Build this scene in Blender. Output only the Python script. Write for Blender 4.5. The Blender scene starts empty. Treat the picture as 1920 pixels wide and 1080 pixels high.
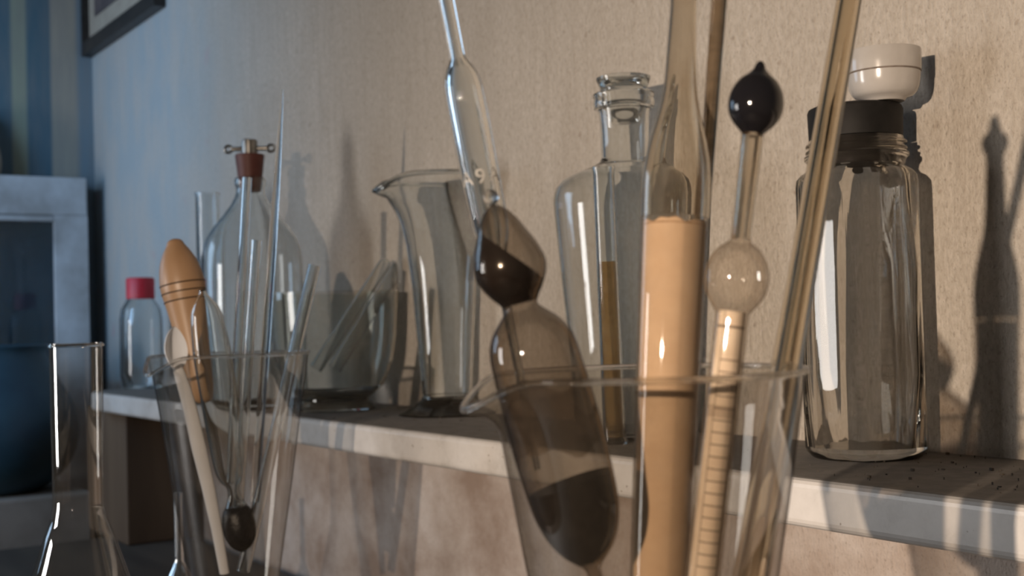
import bpy, bmesh, math, random
import numpy as np
from mathutils import Vector, Matrix
random.seed(7)
S = bpy.context.scene
COL = S.collection
# ------------------------------------------------------------------ camera geometry (metres; back wall y=0, shelf top z=0)
F, RHO, H = 2300.0, 0.028, 0.11
cr, sr = math.cos(RHO), math.sin(RHO)
def der(x, y):
    u, v = x-960.0, y-540.0
    return u*cr-v*sr, u*sr+v*cr
VPU, HV = der(-600, 641)
PITCH = math.atan(HV/F); YAW = math.pi/2-math.atan(-VPU/F)
AX = np.array([-math.sin(YAW)*math.cos(PITCH), math.cos(YAW)*math.cos(PITCH), math.sin(PITCH)])
RT = np.array([math.cos(YAW), math.sin(YAW), 0.0]); UP = np.cross(RT, AX)
def ray(x, y):
    u, v = der(x, y); return AX*F+RT*u-UP*v
_d = ray(1920, 862); DW = _d[1]*(-H/_d[2])
CAM = np.array([0.0, -DW, H])
def onz(x, y, z=0.0):
    d = ray(x, y); return CAM+d*((z-H)/d[2])
def ony(x, y, Y=0.0):
    d = ray(x, y); return CAM+d*((Y+DW)/d[1])
def onx(x, y, X):
    d = ray(x, y); return CAM+d*(X/d[0])
def at(x, y, Z): return CAM+ray(x, y)*(Z/F)
def proj(p):
    q = np.array(p)-CAM; z = q@AX; u = F*(q@RT)/z; v = -F*(q@UP)/z
    return (960+u*cr+v*sr, 540-u*sr+v*cr, z)

cam = bpy.data.cameras.new('camera'); co = bpy.data.objects.new('camera', cam); COL.objects.link(co)
r_ = RT*cr-UP*sr; u_ = RT*sr+UP*cr
co.matrix_world = Matrix(((r_[0], u_[0], -AX[0], CAM[0]), (r_[1], u_[1], -AX[1], CAM[1]), (r_[2], u_[2], -AX[2], CAM[2]), (0, 0, 0, 1)))
cam.lens = F/1920*36; cam.sensor_width = 36; cam.clip_start = 0.01
cam.dof.use_dof = True; cam.dof.focus_distance = 0.72; cam.dof.aperture_fstop = (cam.lens/1000)/0.0035
S.camera = co

# ------------------------------------------------------------------ materials
def newmat(name):
    m = bpy.data.materials.new(name); m.use_nodes = True
    n = m.node_tree.nodes; n.clear()
    o = n.new('ShaderNodeOutputMaterial')
    return m, n, m.node_tree.links, o
def rgba(c): return (c[0], c[1], c[2], 1.0)
def noise(n, l, scale, detail=3.0, rough=0.55, co_=None, stretch=None, kind='Object'):
    tc = n.new('ShaderNodeTexCoord'); src = tc.outputs[kind]
    if stretch:
        mp = n.new('ShaderNodeMapping'); mp.inputs['Scale'].default_value = stretch
        l.new(src, mp.inputs[0]); src = mp.outputs[0]
    t = n.new('ShaderNodeTexNoise'); t.inputs['Scale'].default_value = scale
    t.inputs['Detail'].default_value = detail; t.inputs['Roughness'].default_value = rough
    l.new(src, t.inputs['Vector']); return t.outputs['Fac']
def ramp(n, l, fac, stops):
    r = n.new('ShaderNodeValToRGB'); l.new(fac, r.inputs[0])
    e = r.color_ramp.elements
    while len(e) > 1: e.remove(e[-1])
    e[0].position = stops[0][0]; c = stops[0][1]; e[0].color = rgba(c) if not isinstance(c, float) else (c, c, c, 1)
    for p, c in stops[1:]:
        k = e.new(p); k.color = rgba(c) if not isinstance(c, float) else (c, c, c, 1)
    return r.outputs[0]
def mixc(n, l, fac, a, b, mode='MIX'):
    m = n.new('ShaderNodeMix'); m.data_type = 'RGBA'; m.blend_type = mode
    for s, v in ((m.inputs['Factor'], fac), (m.inputs['A'], a), (m.inputs['B'], b)):
        pass
    ins = [i for i in m.inputs if i.name == 'A' and i.type == 'RGBA'][0], [i for i in m.inputs if i.name == 'B' and i.type == 'RGBA'][0]
    f = [i for i in m.inputs if i.name == 'Factor' and i.type == 'VALUE'][0]
    for s, v in ((f, fac), (ins[0], a), (ins[1], b)):
        if hasattr(v, 'is_output'): l.new(v, s)
        elif isinstance(v, (int, float)): s.default_value = v
        else: s.default_value = rgba(v)
    return [o for o in m.outputs if o.type == 'RGBA'][0]
def math_(n, l, op, a, b=None):
    m = n.new('ShaderNodeMath'); m.operation = op
    for i, v in enumerate((a, b)):
        if v is None: continue
        if hasattr(v, 'is_output'): l.new(v, m.inputs[i])
        else: m.inputs[i].default_value = v
    return m.outputs[0]
def bump(n, l, h, strength, dist=0.002):
    b = n.new('ShaderNodeBump'); b.inputs['Strength'].default_value = strength; b.inputs['Distance'].default_value = dist
    l.new(h, b.inputs['Height']); return b.outputs[0]
def solid(name, c1, c2=None, scale=40, rough=0.5, metal=0.0, bmp=0.0, coat=0.0, stretch=None, spec=0.5):
    m, n, l, o = newmat(name)
    b = n.new('ShaderNodeBsdfPrincipled'); b.inputs['Roughness'].default_value = rough; b.inputs['Metallic'].default_value = metal
    b.inputs['Specular IOR Level'].default_value = spec; b.inputs['Coat Weight'].default_value = coat; b.inputs['Coat Roughness'].default_value = 0.05
    f = noise(n, l, scale, 4, 0.6, stretch=stretch)
    l.new(ramp(n, l, f, [(0.35, c1), (0.65, c2 or c1)]), b.inputs['Base Color'])
    if bmp: l.new(bump(n, l, f, bmp, 0.001), b.inputs['Normal'])
    l.new(b.outputs[0], o.inputs[0]); return m
def glass(name, color=(0.96, 0.97, 0.97), rough=0.0, dust=0.03, dustcol=(0.45, 0.38, 0.3), dscale=30, dlow=0.45, bmp=0.0, bscale=60, stretch=None, clearness=0.0):
    """solid refracting glass with a thin uneven film of dust"""
    m, n, l, o = newmat(name)
    g = n.new('ShaderNodeBsdfGlass'); g.inputs['Color'].default_value = rgba(color); g.inputs['Roughness'].default_value = rough; g.inputs['IOR'].default_value = 1.47
    if bmp: l.new(bump(n, l, noise(n, l, bscale, 2, 0.5, stretch=stretch), bmp, 0.002), g.inputs['Normal'])
    d = n.new('ShaderNodeBsdfDiffuse'); d.inputs['Color'].default_value = rgba(dustcol)
    tr = n.new('ShaderNodeBsdfTransparent')
    mx = n.new('ShaderNodeMixShader')
    f = ramp(n, l, noise(n, l, dscale, 5, 0.65), [(dlow, dust*0.3), (0.75, dust)])
    l.new(f, mx.inputs[0]); l.new(d.outputs[0], mx.inputs[2])
    if clearness:
        m3 = n.new('ShaderNodeMixShader'); m3.inputs[0].default_value = clearness
        l.new(g.outputs[0], m3.inputs[1]); l.new(tr.outputs[0], m3.inputs[2]); l.new(m3.outputs[0], mx.inputs[1])
    else: l.new(g.outputs[0], mx.inputs[1])
    l.new(mx.outputs[0], o.inputs[0]); return m
def thin(name, face=(0.93, 0.92, 0.9), edge=(0.35, 0.32, 0.29), power=3.0, dust=0.04, dustcol=(0.45, 0.38, 0.3), dscale=35, spec=1.0, rough=0.02):
    """thin-walled blown glass: straight-through transmission, Fresnel gloss, longer glass path (darker) at grazing angles, dust film"""
    m, n, l, o = newmat(name)
    lw = n.new('ShaderNodeLayerWeight'); lw.inputs['Blend'].default_value = 0.5
    p = math_(n, l, 'POWER', lw.outputs['Facing'], power)
    t = n.new('ShaderNodeBsdfTransparent'); l.new(mixc(n, l, p, face, edge), t.inputs['Color'])
    g = n.new('ShaderNodeBsdfGlossy'); g.inputs['Roughness'].default_value = rough
    fr = n.new('ShaderNodeFresnel'); fr.inputs['IOR'].default_value = 1.5
    mx = n.new('ShaderNodeMixShader'); l.new(math_(n, l, 'MINIMUM', math_(n, l, 'MULTIPLY', fr.outputs[0], spec), 0.28), mx.inputs[0]); l.new(t.outputs[0], mx.inputs[1]); l.new(g.outputs[0], mx.inputs[2])
    d = n.new('ShaderNodeBsdfDiffuse'); d.inputs['Color'].default_value = rgba(dustcol)
    m2 = n.new('ShaderNodeMixShader')
    l.new(ramp(n, l, noise(n, l, dscale, 5, 0.65), [(0.4, dust*0.35), (0.75, dust)]), m2.inputs[0])
    l.new(mx.outputs[0], m2.inputs[1]); l.new(d.outputs[0], m2.inputs[2]); l.new(m2.outputs[0], o.inputs[0])
    return m

def wall_material():
    m, n, l, o = newmat('plaster_wall')
    b = n.new('ShaderNodeBsdfPrincipled'); b.inputs['Roughness'].default_value = 0.9; b.inputs['Specular IOR Level'].default_value = 0.15
    streak = noise(n, l, 9, 6, 0.7, stretch=(9, 9, 0.9))
    big = noise(n, l, 3.2, 4, 0.6)
    fine = noise(n, l, 260, 3, 0.7, stretch=(1, 1, 0.45))
    spots = noise(n, l, 75, 2, 0.5)
    c = ramp(n, l, big, [(0.3, (0.46, 0.415, 0.362)), (0.7, (0.57, 0.52, 0.46))])
    c = mixc(n, l, ramp(n, l, streak, [(0.38, 0.0), (0.62, 0.55)]), c, (0.40, 0.355, 0.30))
    c = mixc(n, l, ramp(n, l, fine, [(0.38, 0.0), (0.66, 0.6)]), c, (0.33, 0.285, 0.235))
    c = mixc(n, l, ramp(n, l, spots, [(0.67, 0.0), (0.75, 0.5)]), c, (0.24, 0.19, 0.145))
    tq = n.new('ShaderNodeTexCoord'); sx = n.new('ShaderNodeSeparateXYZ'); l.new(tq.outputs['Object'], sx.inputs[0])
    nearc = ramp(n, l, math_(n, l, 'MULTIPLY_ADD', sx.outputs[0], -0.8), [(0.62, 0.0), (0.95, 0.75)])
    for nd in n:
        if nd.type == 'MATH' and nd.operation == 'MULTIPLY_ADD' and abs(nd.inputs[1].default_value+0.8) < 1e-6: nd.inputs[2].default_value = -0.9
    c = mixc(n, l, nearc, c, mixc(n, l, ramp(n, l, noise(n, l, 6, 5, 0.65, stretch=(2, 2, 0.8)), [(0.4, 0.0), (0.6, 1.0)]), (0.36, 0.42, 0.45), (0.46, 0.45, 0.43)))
    pk = math_(n, l, 'MULTIPLY', nearc, ramp(n, l, noise(n, l, 13, 2, 0.5), [(0.66, 0.0), (0.74, 0.6)]))
    c = mixc(n, l, pk, c, (0.48, 0.27, 0.29))
    # lower wall: pinkish marbled panel below the shelf
    tc = n.new('ShaderNodeTexCoord'); sp = n.new('ShaderNodeSeparateXYZ'); l.new(tc.outputs['Object'], sp.inputs[0])
    low = ramp(n, l, math_(n, l, 'MULTIPLY_ADD', sp.outputs[2], -40.0), [(0.4, 0.0), (0.8, 1.0)])
    veins = noise(n, l, 7, 6, 0.65)
    lc = ramp(n, l, veins, [(0.36, (0.30, 0.225, 0.18)), (0.5, (0.44, 0.365, 0.315)), (0.64, (0.56, 0.495, 0.45))])
    c = mixc(n, l, low, c, lc)
    l.new(c, b.inputs['Base Color'])
    grit = noise(n, l, 420, 2, 0.6, stretch=(1, 1, 0.6))
    c = mixc(n, l, ramp(n, l, grit, [(0.58, 0.0), (0.70, 0.55)]), c, (0.25, 0.21, 0.17))
    l.new(c, b.inputs['Base Color'])
    hgt = math_(n, l, 'ADD', math_(n, l, 'ADD', fine, math_(n, l, 'MULTIPLY', streak, 0.6)), math_(n, l, 'MULTIPLY', grit, 0.7))
    l.new(bump(n, l, hgt, 0.9, 0.0016), b.inputs['Normal'])
    l.new(b.outputs[0], o.inputs[0]); return m
def stripe_material():
    m, n, l, o = newmat('striped_wall_paint')
    b = n.new('ShaderNodeBsdfPrincipled'); b.inputs['Roughness'].default_value = 0.85; b.inputs['Specular IOR Level'].default_value = 0.2
    tc = n.new('ShaderNodeTexCoord'); sp = n.new('ShaderNodeSeparateXYZ'); l.new(tc.outputs['Object'], sp.inputs[0])
    # y runs from -0.2 (frame edge) to 0 (corner)
    f = math_(n, l, 'MULTIPLY_ADD', sp.outputs[1], 5.0); f.node.inputs[2].default_value = 1.0
    blue, beige, green, grey = (0.10, 0.17, 0.21), (0.42, 0.37, 0.30), (0.34, 0.36, 0.27), (0.22, 0.28, 0.32)
    r = n.new('ShaderNodeValToRGB'); l.new(f, r.inputs[0]); r.color_ramp.interpolation = 'LINEAR'
    e = r.color_ramp.elements
    e[0].position = 0.0; e[0].color = rgba(blue); e[1].position = 1.0; e[1].color = rgba(grey)
    for p, c in ((0.10, blue), (0.14, green), (0.26, green), (0.30, blue), (0.52, blue), (0.56, beige), (0.80, beige), (0.86, grey)):
        k = e.new(p); k.color = rgba(c)
    c = mixc(n, l, ramp(n, l, noise(n, l, 12, 5, 0.6, stretch=(1, 3, 0.5)), [(0.35, 0.0), (0.7, 0.45)]), r.outputs[0], (0.26, 0.25, 0.24))
    l.new(c, b.inputs['Base Color']); l.new(b.outputs[0], o.inputs[0]); return m
def marble_material():
    m, n, l, o = newmat('worn_marble')
    b = n.new('ShaderNodeBsdfPrincipled'); b.inputs['Roughness'].default_value = 0.35
    v = noise(n, l, 14, 8, 0.7); w = noise(n, l, 5, 4, 0.6); sp = noise(n, l, 120, 2, 0.5)
    c = ramp(n, l, v, [(0.35, (0.46, 0.43, 0.40)), (0.5, (0.60, 0.57, 0.54)), (0.65, (0.66, 0.63, 0.60))])
    c = mixc(n, l, ramp(n, l, w, [(0.55, 0.0), (0.75, 0.35)]), c, (0.50, 0.40, 0.31))
    c = mixc(n, l, ramp(n, l, sp, [(0.72, 0.0), (0.76, 0.7)]), c, (0.22, 0.17, 0.13))
    # settled grime on the upward face
    g = n.new('ShaderNodeNewGeometry'); s = n.new('ShaderNodeSeparateXYZ'); l.new(g.outputs['True Normal'], s.inputs[0])
    up = ramp(n, l, s.outputs[2], [(0.75, 0.0), (0.98, 0.85)])
    gr = ramp(n, l, noise(n, l, 60, 5, 0.7), [(0.35, (0.09, 0.078, 0.066)), (0.7, (0.17, 0.15, 0.13))])
    c = mixc(n, l, up, c, gr)
    l.new(c, b.inputs['Base Color'])
    l.new(ramp(n, l, s.outputs[2], [(0.75, 0.32), (0.98, 0.8)]), b.inputs['Roughness'])
    l.new(bump(n, l, sp, 0.1, 0.0005), b.inputs['Normal'])
    l.new(b.outputs[0], o.inputs[0]); return m
def wood_material(name, c1, c2, rough=0.5, scale=14, stretch=(1, 1, 0.12)):
    return solid(name, c1, c2, scale=scale, rough=rough, bmp=0.15, stretch=stretch)
def scale_material():
    m, n, l, o = newmat('graduated_paper_scale')
    b = n.new('ShaderNodeBsdfPrincipled'); b.inputs['Roughness'].default_value = 0.8
    uv = n.new('ShaderNodeTexCoord'); s = n.new('ShaderNodeSeparateXYZ'); l.new(uv.outputs['UV'], s.inputs[0])
    u, v = s.outputs[0], s.outputs[1]
    fr = math_(n, l, 'FRACT', math_(n, l, 'DIVIDE', v, 0.0042))
    tick = math_(n, l, 'LESS_THAN', fr, 0.12)
    inside = math_(n, l, 'MULTIPLY', math_(n, l, 'GREATER_THAN', u, 0.37), math_(n, l, 'LESS_THAN', u, 0.62))
    started = math_(n, l, 'GREATER_THAN', v, 0.014)
    tick = math_(n, l, 'MULTIPLY', math_(n, l, 'MULTIPLY', tick, inside), started)
    ln = math_(n, l, 'LESS_THAN', math_(n, l, 'ABSOLUTE', math_(n, l, 'SUBTRACT', u, 0.37)), 0.006)
    ln2 = math_(n, l, 'LESS_THAN', math_(n, l, 'ABSOLUTE', math_(n, l, 'SUBTRACT', u, 0.62)), 0.006)
    ring = math_(n, l, 'LESS_THAN', math_(n, l, 'ABSOLUTE', math_(n, l, 'SUBTRACT', v, 0.0055)), 0.00045)
    band = math_(n, l, 'LESS_THAN', math_(n, l, 'ABSOLUTE', math_(n, l, 'SUBTRACT', v, 0.035)), 0.0022)
    ink = math_(n, l, 'MINIMUM', math_(n, l, 'ADD', math_(n, l, 'ADD', tick, ln), math_(n, l, 'ADD', ln2, ring)), 1.0)
    c = ramp(n, l, noise(n, l, 90, 4, 0.6), [(0.35, (0.58, 0.47, 0.36)), (0.65, (0.68, 0.58, 0.47))])
    c = mixc(n, l, math_(n, l, 'MULTIPLY', band, 0.55), c, (0.25, 0.18, 0.13))
    c = mixc(n, l, math_(n, l, 'MULTIPLY', ink, 0.85), c, (0.07, 0.05, 0.04))
    l.new(c, b.inputs['Base Color']); l.new(b.outputs[0], o.inputs[0]); return m

M = dict(
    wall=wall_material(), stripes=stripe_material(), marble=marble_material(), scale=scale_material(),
    bottle=glass('fluted_bottle_glass', (0.93, 0.92, 0.90), dust=0.045, dscale=16, dustcol=(0.30, 0.25, 0.20), bmp=0.12, bscale=26, stretch=(1, 1, 0.25)),
    clear=glass('clear_glass', (0.97, 0.98, 0.98), dust=0.05, dscale=18),
    dusty=glass('dusty_glass', (0.94, 0.94, 0.92), dust=0.09, dscale=26, dustcol=(0.40, 0.33, 0.25)),
    rod=glass('rod_glass', (0.97, 0.98, 0.98), dust=0.03, dscale=60),
    dirtyrod=glass('dirty_rod_glass', (0.72, 0.63, 0.52), dust=0.75, dscale=130, dustcol=(0.11, 0.082, 0.056), dlow=0.42),
    tube=glass('yellowed_tube_glass', (0.92, 0.88, 0.81), dust=0.06, dscale=60, dustcol=(0.36, 0.28, 0.19)),
    beaker=thin('beaker_glass', face=(0.80, 0.785, 0.76), edge=(0.26, 0.24, 0.22), power=4.0, dust=0.03, dscale=20),
    flask=thin('flask_glass', edge=(0.35, 0.34, 0.33), power=4.0, dust=0.03, dscale=20),
    instr=thin('instrument_glass', face=(0.92, 0.89, 0.85), edge=(0.42, 0.36, 0.29), power=3.5, dust=0.12, dustcol=(0.48, 0.39, 0.30), dscale=80),
    stem=glass('dusty_stem_glass', (0.95, 0.93, 0.89), dust=0.12, dscale=45, dustcol=(0.30, 0.22, 0.15), dlow=0.5),
    clearin=thin('clear_instrument_glass', edge=(0.30, 0.29, 0.28), power=3.0, dust=0.05, dscale=60),
    smoky=thin('smoky_glass', face=(0.68, 0.63, 0.57), edge=(0.12, 0.10, 0.085), power=2.4, dust=0.07, dustcol=(0.12, 0.10, 0.088), dscale=45),
    paper=solid('tan_paper', (0.40, 0.275, 0.17), (0.45, 0.32, 0.205), scale=70, rough=0.85),
    papertop=solid('brown_paper_edge', (0.20, 0.12, 0.065), (0.40, 0.26, 0.15), scale=150, rough=0.9),
    black=solid('black_glass', (0.006, 0.006, 0.008), (0.010, 0.009, 0.010), rough=0.08, spec=0.6),
    shot=solid('lead_shot', (0.004, 0.004, 0.005), (0.018, 0.018, 0.02), scale=420, rough=0.3, bmp=0.5, spec=0.3),
    tar=solid('dark_ballast', (0.010, 0.008, 0.007), (0.020, 0.014, 0.011), scale=60, rough=0.16, spec=0.5),
    film=thin('grey_film', face=(0.62, 0.57, 0.52), edge=(0.40, 0.36, 0.32), power=2.0, dust=0.30, dustcol=(0.20, 0.175, 0.15), dscale=140, spec=0.1),
    lip=glass('lip_glass', (0.97, 0.97, 0.96), dust=0.02, clearness=0.3),
    soot=solid('black_residue', (0.006, 0.0055, 0.005), (0.016, 0.014, 0.013), scale=160, rough=0.9, bmp=0.4, spec=0.08),
    cap=solid('black_bakelite', (0.008, 0.0075, 0.007), (0.018, 0.016, 0.015), scale=30, rough=0.6, spec=0.2),
    porcelain=solid('white_porcelain', (0.40, 0.375, 0.35), (0.46, 0.435, 0.41), scale=25, rough=0.18, coat=0.3),
    seam=solid('dirty_seam', (0.14, 0.11, 0.09), (0.22, 0.18, 0.15), scale=200, rough=0.8),
    spoon=solid('white_spoon_porcelain', (0.70, 0.72, 0.76), (0.76, 0.78, 0.82), scale=25, rough=0.2, coat=0.3),
    wood=wood_material('turned_wood', (0.33, 0.19, 0.10), (0.43, 0.27, 0.155), rough=0.38),
    groove=solid('burnt_groove', (0.05, 0.025, 0.012), rough=0.7),
    postwood=wood_material('brown_timber', (0.085, 0.052, 0.030), (0.13, 0.085, 0.05), rough=0.7),
    tabletop=wood_material('dark_timber', (0.05, 0.042, 0.036), (0.09, 0.075, 0.06), rough=0.6, stretch=(0.12, 1, 1)),
    rubber=solid('brown_red_rubber', (0.085, 0.022, 0.017), (0.12, 0.035, 0.026), scale=50, rough=0.55),
    steel=solid('dull_steel', (0.22, 0.21, 0.20), (0.34, 0.33, 0.31), scale=80, rough=0.32, metal=1.0),
    red=solid('red_plastic', (0.55, 0.022, 0.04), (0.62, 0.03, 0.05), rough=0.4),
    whitepaint=solid('worn_white_paint', (0.36, 0.36, 0.36), (0.62, 0.65, 0.68), scale=7, rough=0.5, bmp=0.1),
    pane=None,
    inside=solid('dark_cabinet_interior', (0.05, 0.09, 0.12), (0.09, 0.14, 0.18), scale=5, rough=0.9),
    frame=solid('black_frame_wood', (0.018, 0.015, 0.013), (0.035, 0.028, 0.024), scale=60, rough=0.45),
    mat=solid('beige_mount', (0.34, 0.29, 0.23), (0.40, 0.35, 0.28), scale=20, rough=0.9),
    print_=solid('dark_print', (0.06, 0.05, 0.055), (0.13, 0.105, 0.10), scale=22, rough=0.6),
    tan=solid('tan_earthenware', (0.30, 0.25, 0.20), (0.38, 0.32, 0.25), scale=14, rough=0.7),
    enamel=solid('dark_blue_enamel', (0.02, 0.055, 0.085), (0.03, 0.08, 0.115), scale=8, rough=0.45),
    stone=solid('pale_stone', (0.24, 0.21, 0.18), (0.36, 0.32, 0.28), scale=9, rough=0.9, bmp=0.3),
    debris=solid('dark_debris', (0.03, 0.024, 0.02), (0.10, 0.08, 0.06), scale=90, rough=0.9),
    etch=solid('etched_frost', (0.50, 0.48, 0.45), rough=0.6),
    residue=thin('yellow_residue_film', face=(0.80, 0.66, 0.44), edge=(0.55, 0.40, 0.22), power=2.0, dust=0.32, dustcol=(0.42, 0.30, 0.17), dscale=120, spec=0.3),
    floor=solid('floor_boards', (0.12, 0.09, 0.06), (0.17, 0.13, 0.09), scale=6, rough=0.7),
)
M['pane'] = glass('old_window_pane', (0.80, 0.88, 0.92), dust=0.05)

# ------------------------------------------------------------------ object helpers
def thing(name, label, cat, loc=(0, 0, 0), group=None):
    o = bpy.data.objects.new(name, None); COL.objects.link(o); o.location = loc
    o.empty_display_size = 0.02; o['label'] = label; o['category'] = cat
    if group: o['group'] = group
    return o
def tag(o, label, cat, group=None, kind=None):
    o['label'] = label; o['category'] = cat
    if group: o['group'] = group
    if kind: o['kind'] = kind
    return o
def mesh_obj(name, bm, mat, parent=None, origin=None, smooth=True, label=None):
    """vertices are given in world space; the object's origin goes to the parent's (or the given) origin"""
    if origin is None:
        origin = Vector(parent_world(parent)) if parent else Vector((0, 0, 0))
    bmesh.ops.translate(bm, verts=bm.verts, vec=-Vector(origin))
    bmesh.ops.recalc_face_normals(bm, faces=bm.faces)
    for e in bm.edges:
        if len(e.link_faces) == 2 and e.calc_face_angle(0) > 0.7: e.smooth = False
    me = bpy.data.meshes.new(name); bm.to_mesh(me); bm.free()
    for p in me.polygons: p.use_smooth = smooth
    me.materials.append(mat)
    o = bpy.data.objects.new(name, me); COL.objects.link(o)
    if parent: o.parent = parent; o.location = Vector(origin)-Vector(parent_world(parent))
    else: o.location = origin
    if label: o['label'] = label
    return o
def parent_world(p):
    v = Vector((0, 0, 0))
    while p is not None: v += p.location; p = p.parent
    return v
def basis(axis):
    a = Vector(axis).normalized(); back = Vector(AX); e = back-a*back.dot(a)
    if e.length < 0.1: e = Vector(RT)-a*a.dot(Vector(RT))
    e = e.normalized(); return a, e, a.cross(e)
def lathe(bm, p0, axis, prof, n=64, mod=None):
    """prof: list of (t along axis in m, radius); r=0 closes to a pole. mod(i_angle, k, r, t) -> (r, t, )"""
    a, e1, e2 = basis(axis); p0 = Vector(p0)
    uvl = bm.loops.layers.uv.verify()
    rings = []
    loop = len(prof) > 3 and abs(prof[0][0]-prof[-1][0]) < 1e-9 and abs(prof[0][1]-prof[-1][1]) < 1e-9 and prof[0][1] > 1e-7
    for k, (t, r) in enumerate(prof):
        if loop and k == len(prof)-1: rings.append(rings[0]); continue
        if r <= 1e-7: rings.append([bm.verts.new(p0+a*t)]); continue
        ring = []
        for i in range(n):
            ang = 2*math.pi*i/n; rr, tt = r, t
            if mod: rr, tt = mod(ang, k, r, t)
            ring.append(bm.verts.new(p0+a*tt+(e1*math.cos(ang)+e2*math.sin(ang))*rr))
        rings.append(ring)
    for k in range(len(rings)-1):
        A, B = rings[k], rings[k+1]; ta, tb = prof[k][0], prof[k+1][0]
        for i in range(n):
            j = (i+1) % n; u0, u1 = i/n, (i+1)/n
            if len(A) == 1 and len(B) == 1: continue
            if len(A) == 1: vs = [A[0], B[i], B[j]]; us = [(u0, ta), (u0, tb), (u1, tb)]
            elif len(B) == 1: vs = [A[i], B[0], A[j]]; us = [(u0, ta), (u0, tb), (u1, ta)]
            else: vs = [A[i], B[i], B[j], A[j]]; us = [(u0, ta), (u0, tb), (u1, tb), (u1, ta)]
            f = bm.faces.new(vs)
            for lp, q in zip(f.loops, us): lp[uvl].uv = q
    return rings
def smooth_prof(prof, sub=4):
    """Catmull-Rom through a profile"""
    out = []; P = [np.array(p, float) for p in prof]
    for i in range(len(P)-1):
        p0 = P[max(i-1, 0)]; p1 = P[i]; p2 = P[i+1]; p3 = P[min(i+2, len(P)-1)]
        for s in range(sub):
            t = s/sub
            q = 0.5*((2*p1)+(-p0+p2)*t+(2*p0-5*p1+4*p2-p3)*t*t+(-p0+3*p1-3*p2+p3)*t**3)
            out.append((float(q[0]), max(float(q[1]), 0.0)))
    out.append((float(P[-1][0]), float(P[-1][1])))
    return out
def shell(prof, w, bottom=None):
    """closed double wall: outer profile (bottom to top) then inner back down; bottom = glass thickness of the floor"""
    inner = [(t, max(r-w, 0.0006)) for t, r in prof]
    if bottom is not None:
        t0 = prof[0][0]+bottom
        inner = [(max(t, t0), r) for t, r in inner if t >= t0-1e-9] or inner
        first = inner[0]
        inn = [(t0, 0.0), (t0, first[1]*0.8)]+inner
        return [(prof[0][0], 0.0)]+list(prof)+inn[::-1]
    return list(prof)+inner[::-1]+[prof[0]]
def lip_bead(p, r0, zt, mod, rr, mat, t, n=96, m=10):
    """rounded bead along a rim, following its pouring spout"""
    b = bmesh.new(); a, e1, e2 = basis((0, 0, 1)); rings = []
    for i in range(n):
        ang = 2*math.pi*i/n; r, tz = mod(ang, 0, r0, zt)
        c = Vector(p)+a*tz; rad = e1*math.cos(ang)+e2*math.sin(ang)
        rings.append([b.verts.new(c+rad*(r+rr*math.cos(2*math.pi*j/m))+a*rr*math.sin(2*math.pi*j/m)) for j in range(m)])
    for i in range(n):
        A, B = rings[i], rings[(i+1) % n]
        for j in range(m): b.faces.new([A[j], A[(j+1) % m], B[(j+1) % m], B[j]])
    return mesh_obj('lip', b, mat, t)
class Stand:
    """a vertical thing standing on height z: base centre from its base pixel; image rows and half widths become metres"""
    def __init__(s, bx, by, z=0.0, Z=None, pos=None):
        s.p = np.array(pos) if pos is not None else (onz(bx, by, z) if Z is None else at(bx, by, Z))
        if Z is not None: s.p[2] = z
        s.z0 = s.p[2]; s.Z = proj(s.p)[2]; s.k = s.Z/F
    def z(s, y):
        lo, hi = -1.0, 1.5
        for _ in range(50):
            m = (lo+hi)/2
            if proj([s.p[0], s.p[1], m])[1] > y: lo = m
            else: hi = m
        return lo
    def prof(s, items): return [(s.z(y)-s.z0, hw*s.k) for y, hw in items]
class Axis:
    """a leaning thing: its axis runs between two image points at given depths"""
    def __init__(s, a, b):
        s.A = at(*a); s.B = at(*b); s.d = (s.B-s.A); s.L = np.linalg.norm(s.d); s.d = s.d/s.L
        s.cosl = abs(b[1]-a[1])/math.hypot(b[0]-a[0], b[1]-a[1])
    def t(s, y):
        lo, hi = -2*s.L, 3*s.L
        sg = 1 if proj(s.B)[1] > proj(s.A)[1] else -1
        lo, hi = -0.3*s.L, 1.6*s.L
        for _ in range(50):
            m = (lo+hi)/2
            if (proj(s.A+s.d*m)[1]-y)*sg < 0: lo = m
            else: hi = m
        return lo
    def prof(s, items):
        out = []
        for y, hw in items:
            t = s.t(y); Z = proj(s.A+s.d*t)[2]; out.append((t, hw*Z/F*s.cosl))
        return out
def box(bm, c, size, rot=None):
    r = bmesh.ops.create_cube(bm, size=1.0)
    vs = r['verts']
    for v in vs: v.co = Vector((v.co.x*size[0], v.co.y*size[1], v.co.z*size[2]))
    if rot is not None: bmesh.ops.rotate(bm, verts=vs, cent=(0, 0, 0), matrix=rot)
    bmesh.ops.translate(bm, verts=vs, vec=c)
    return vs
def bevel(bm, w, seg=3):
    bmesh.ops.bevel(bm, geom=list(bm.edges), offset=w, segments=seg, profile=0.5, affect='EDGES')
def torus(bm, c, axis, R, r, n=48, m=10):
    prof = [(r*math.sin(2*math.pi*i/m), R+r*math.cos(2*math.pi*i/m)) for i in range(m)]; prof.append(prof[0])
    lathe(bm, c, axis, prof, n)
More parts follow.
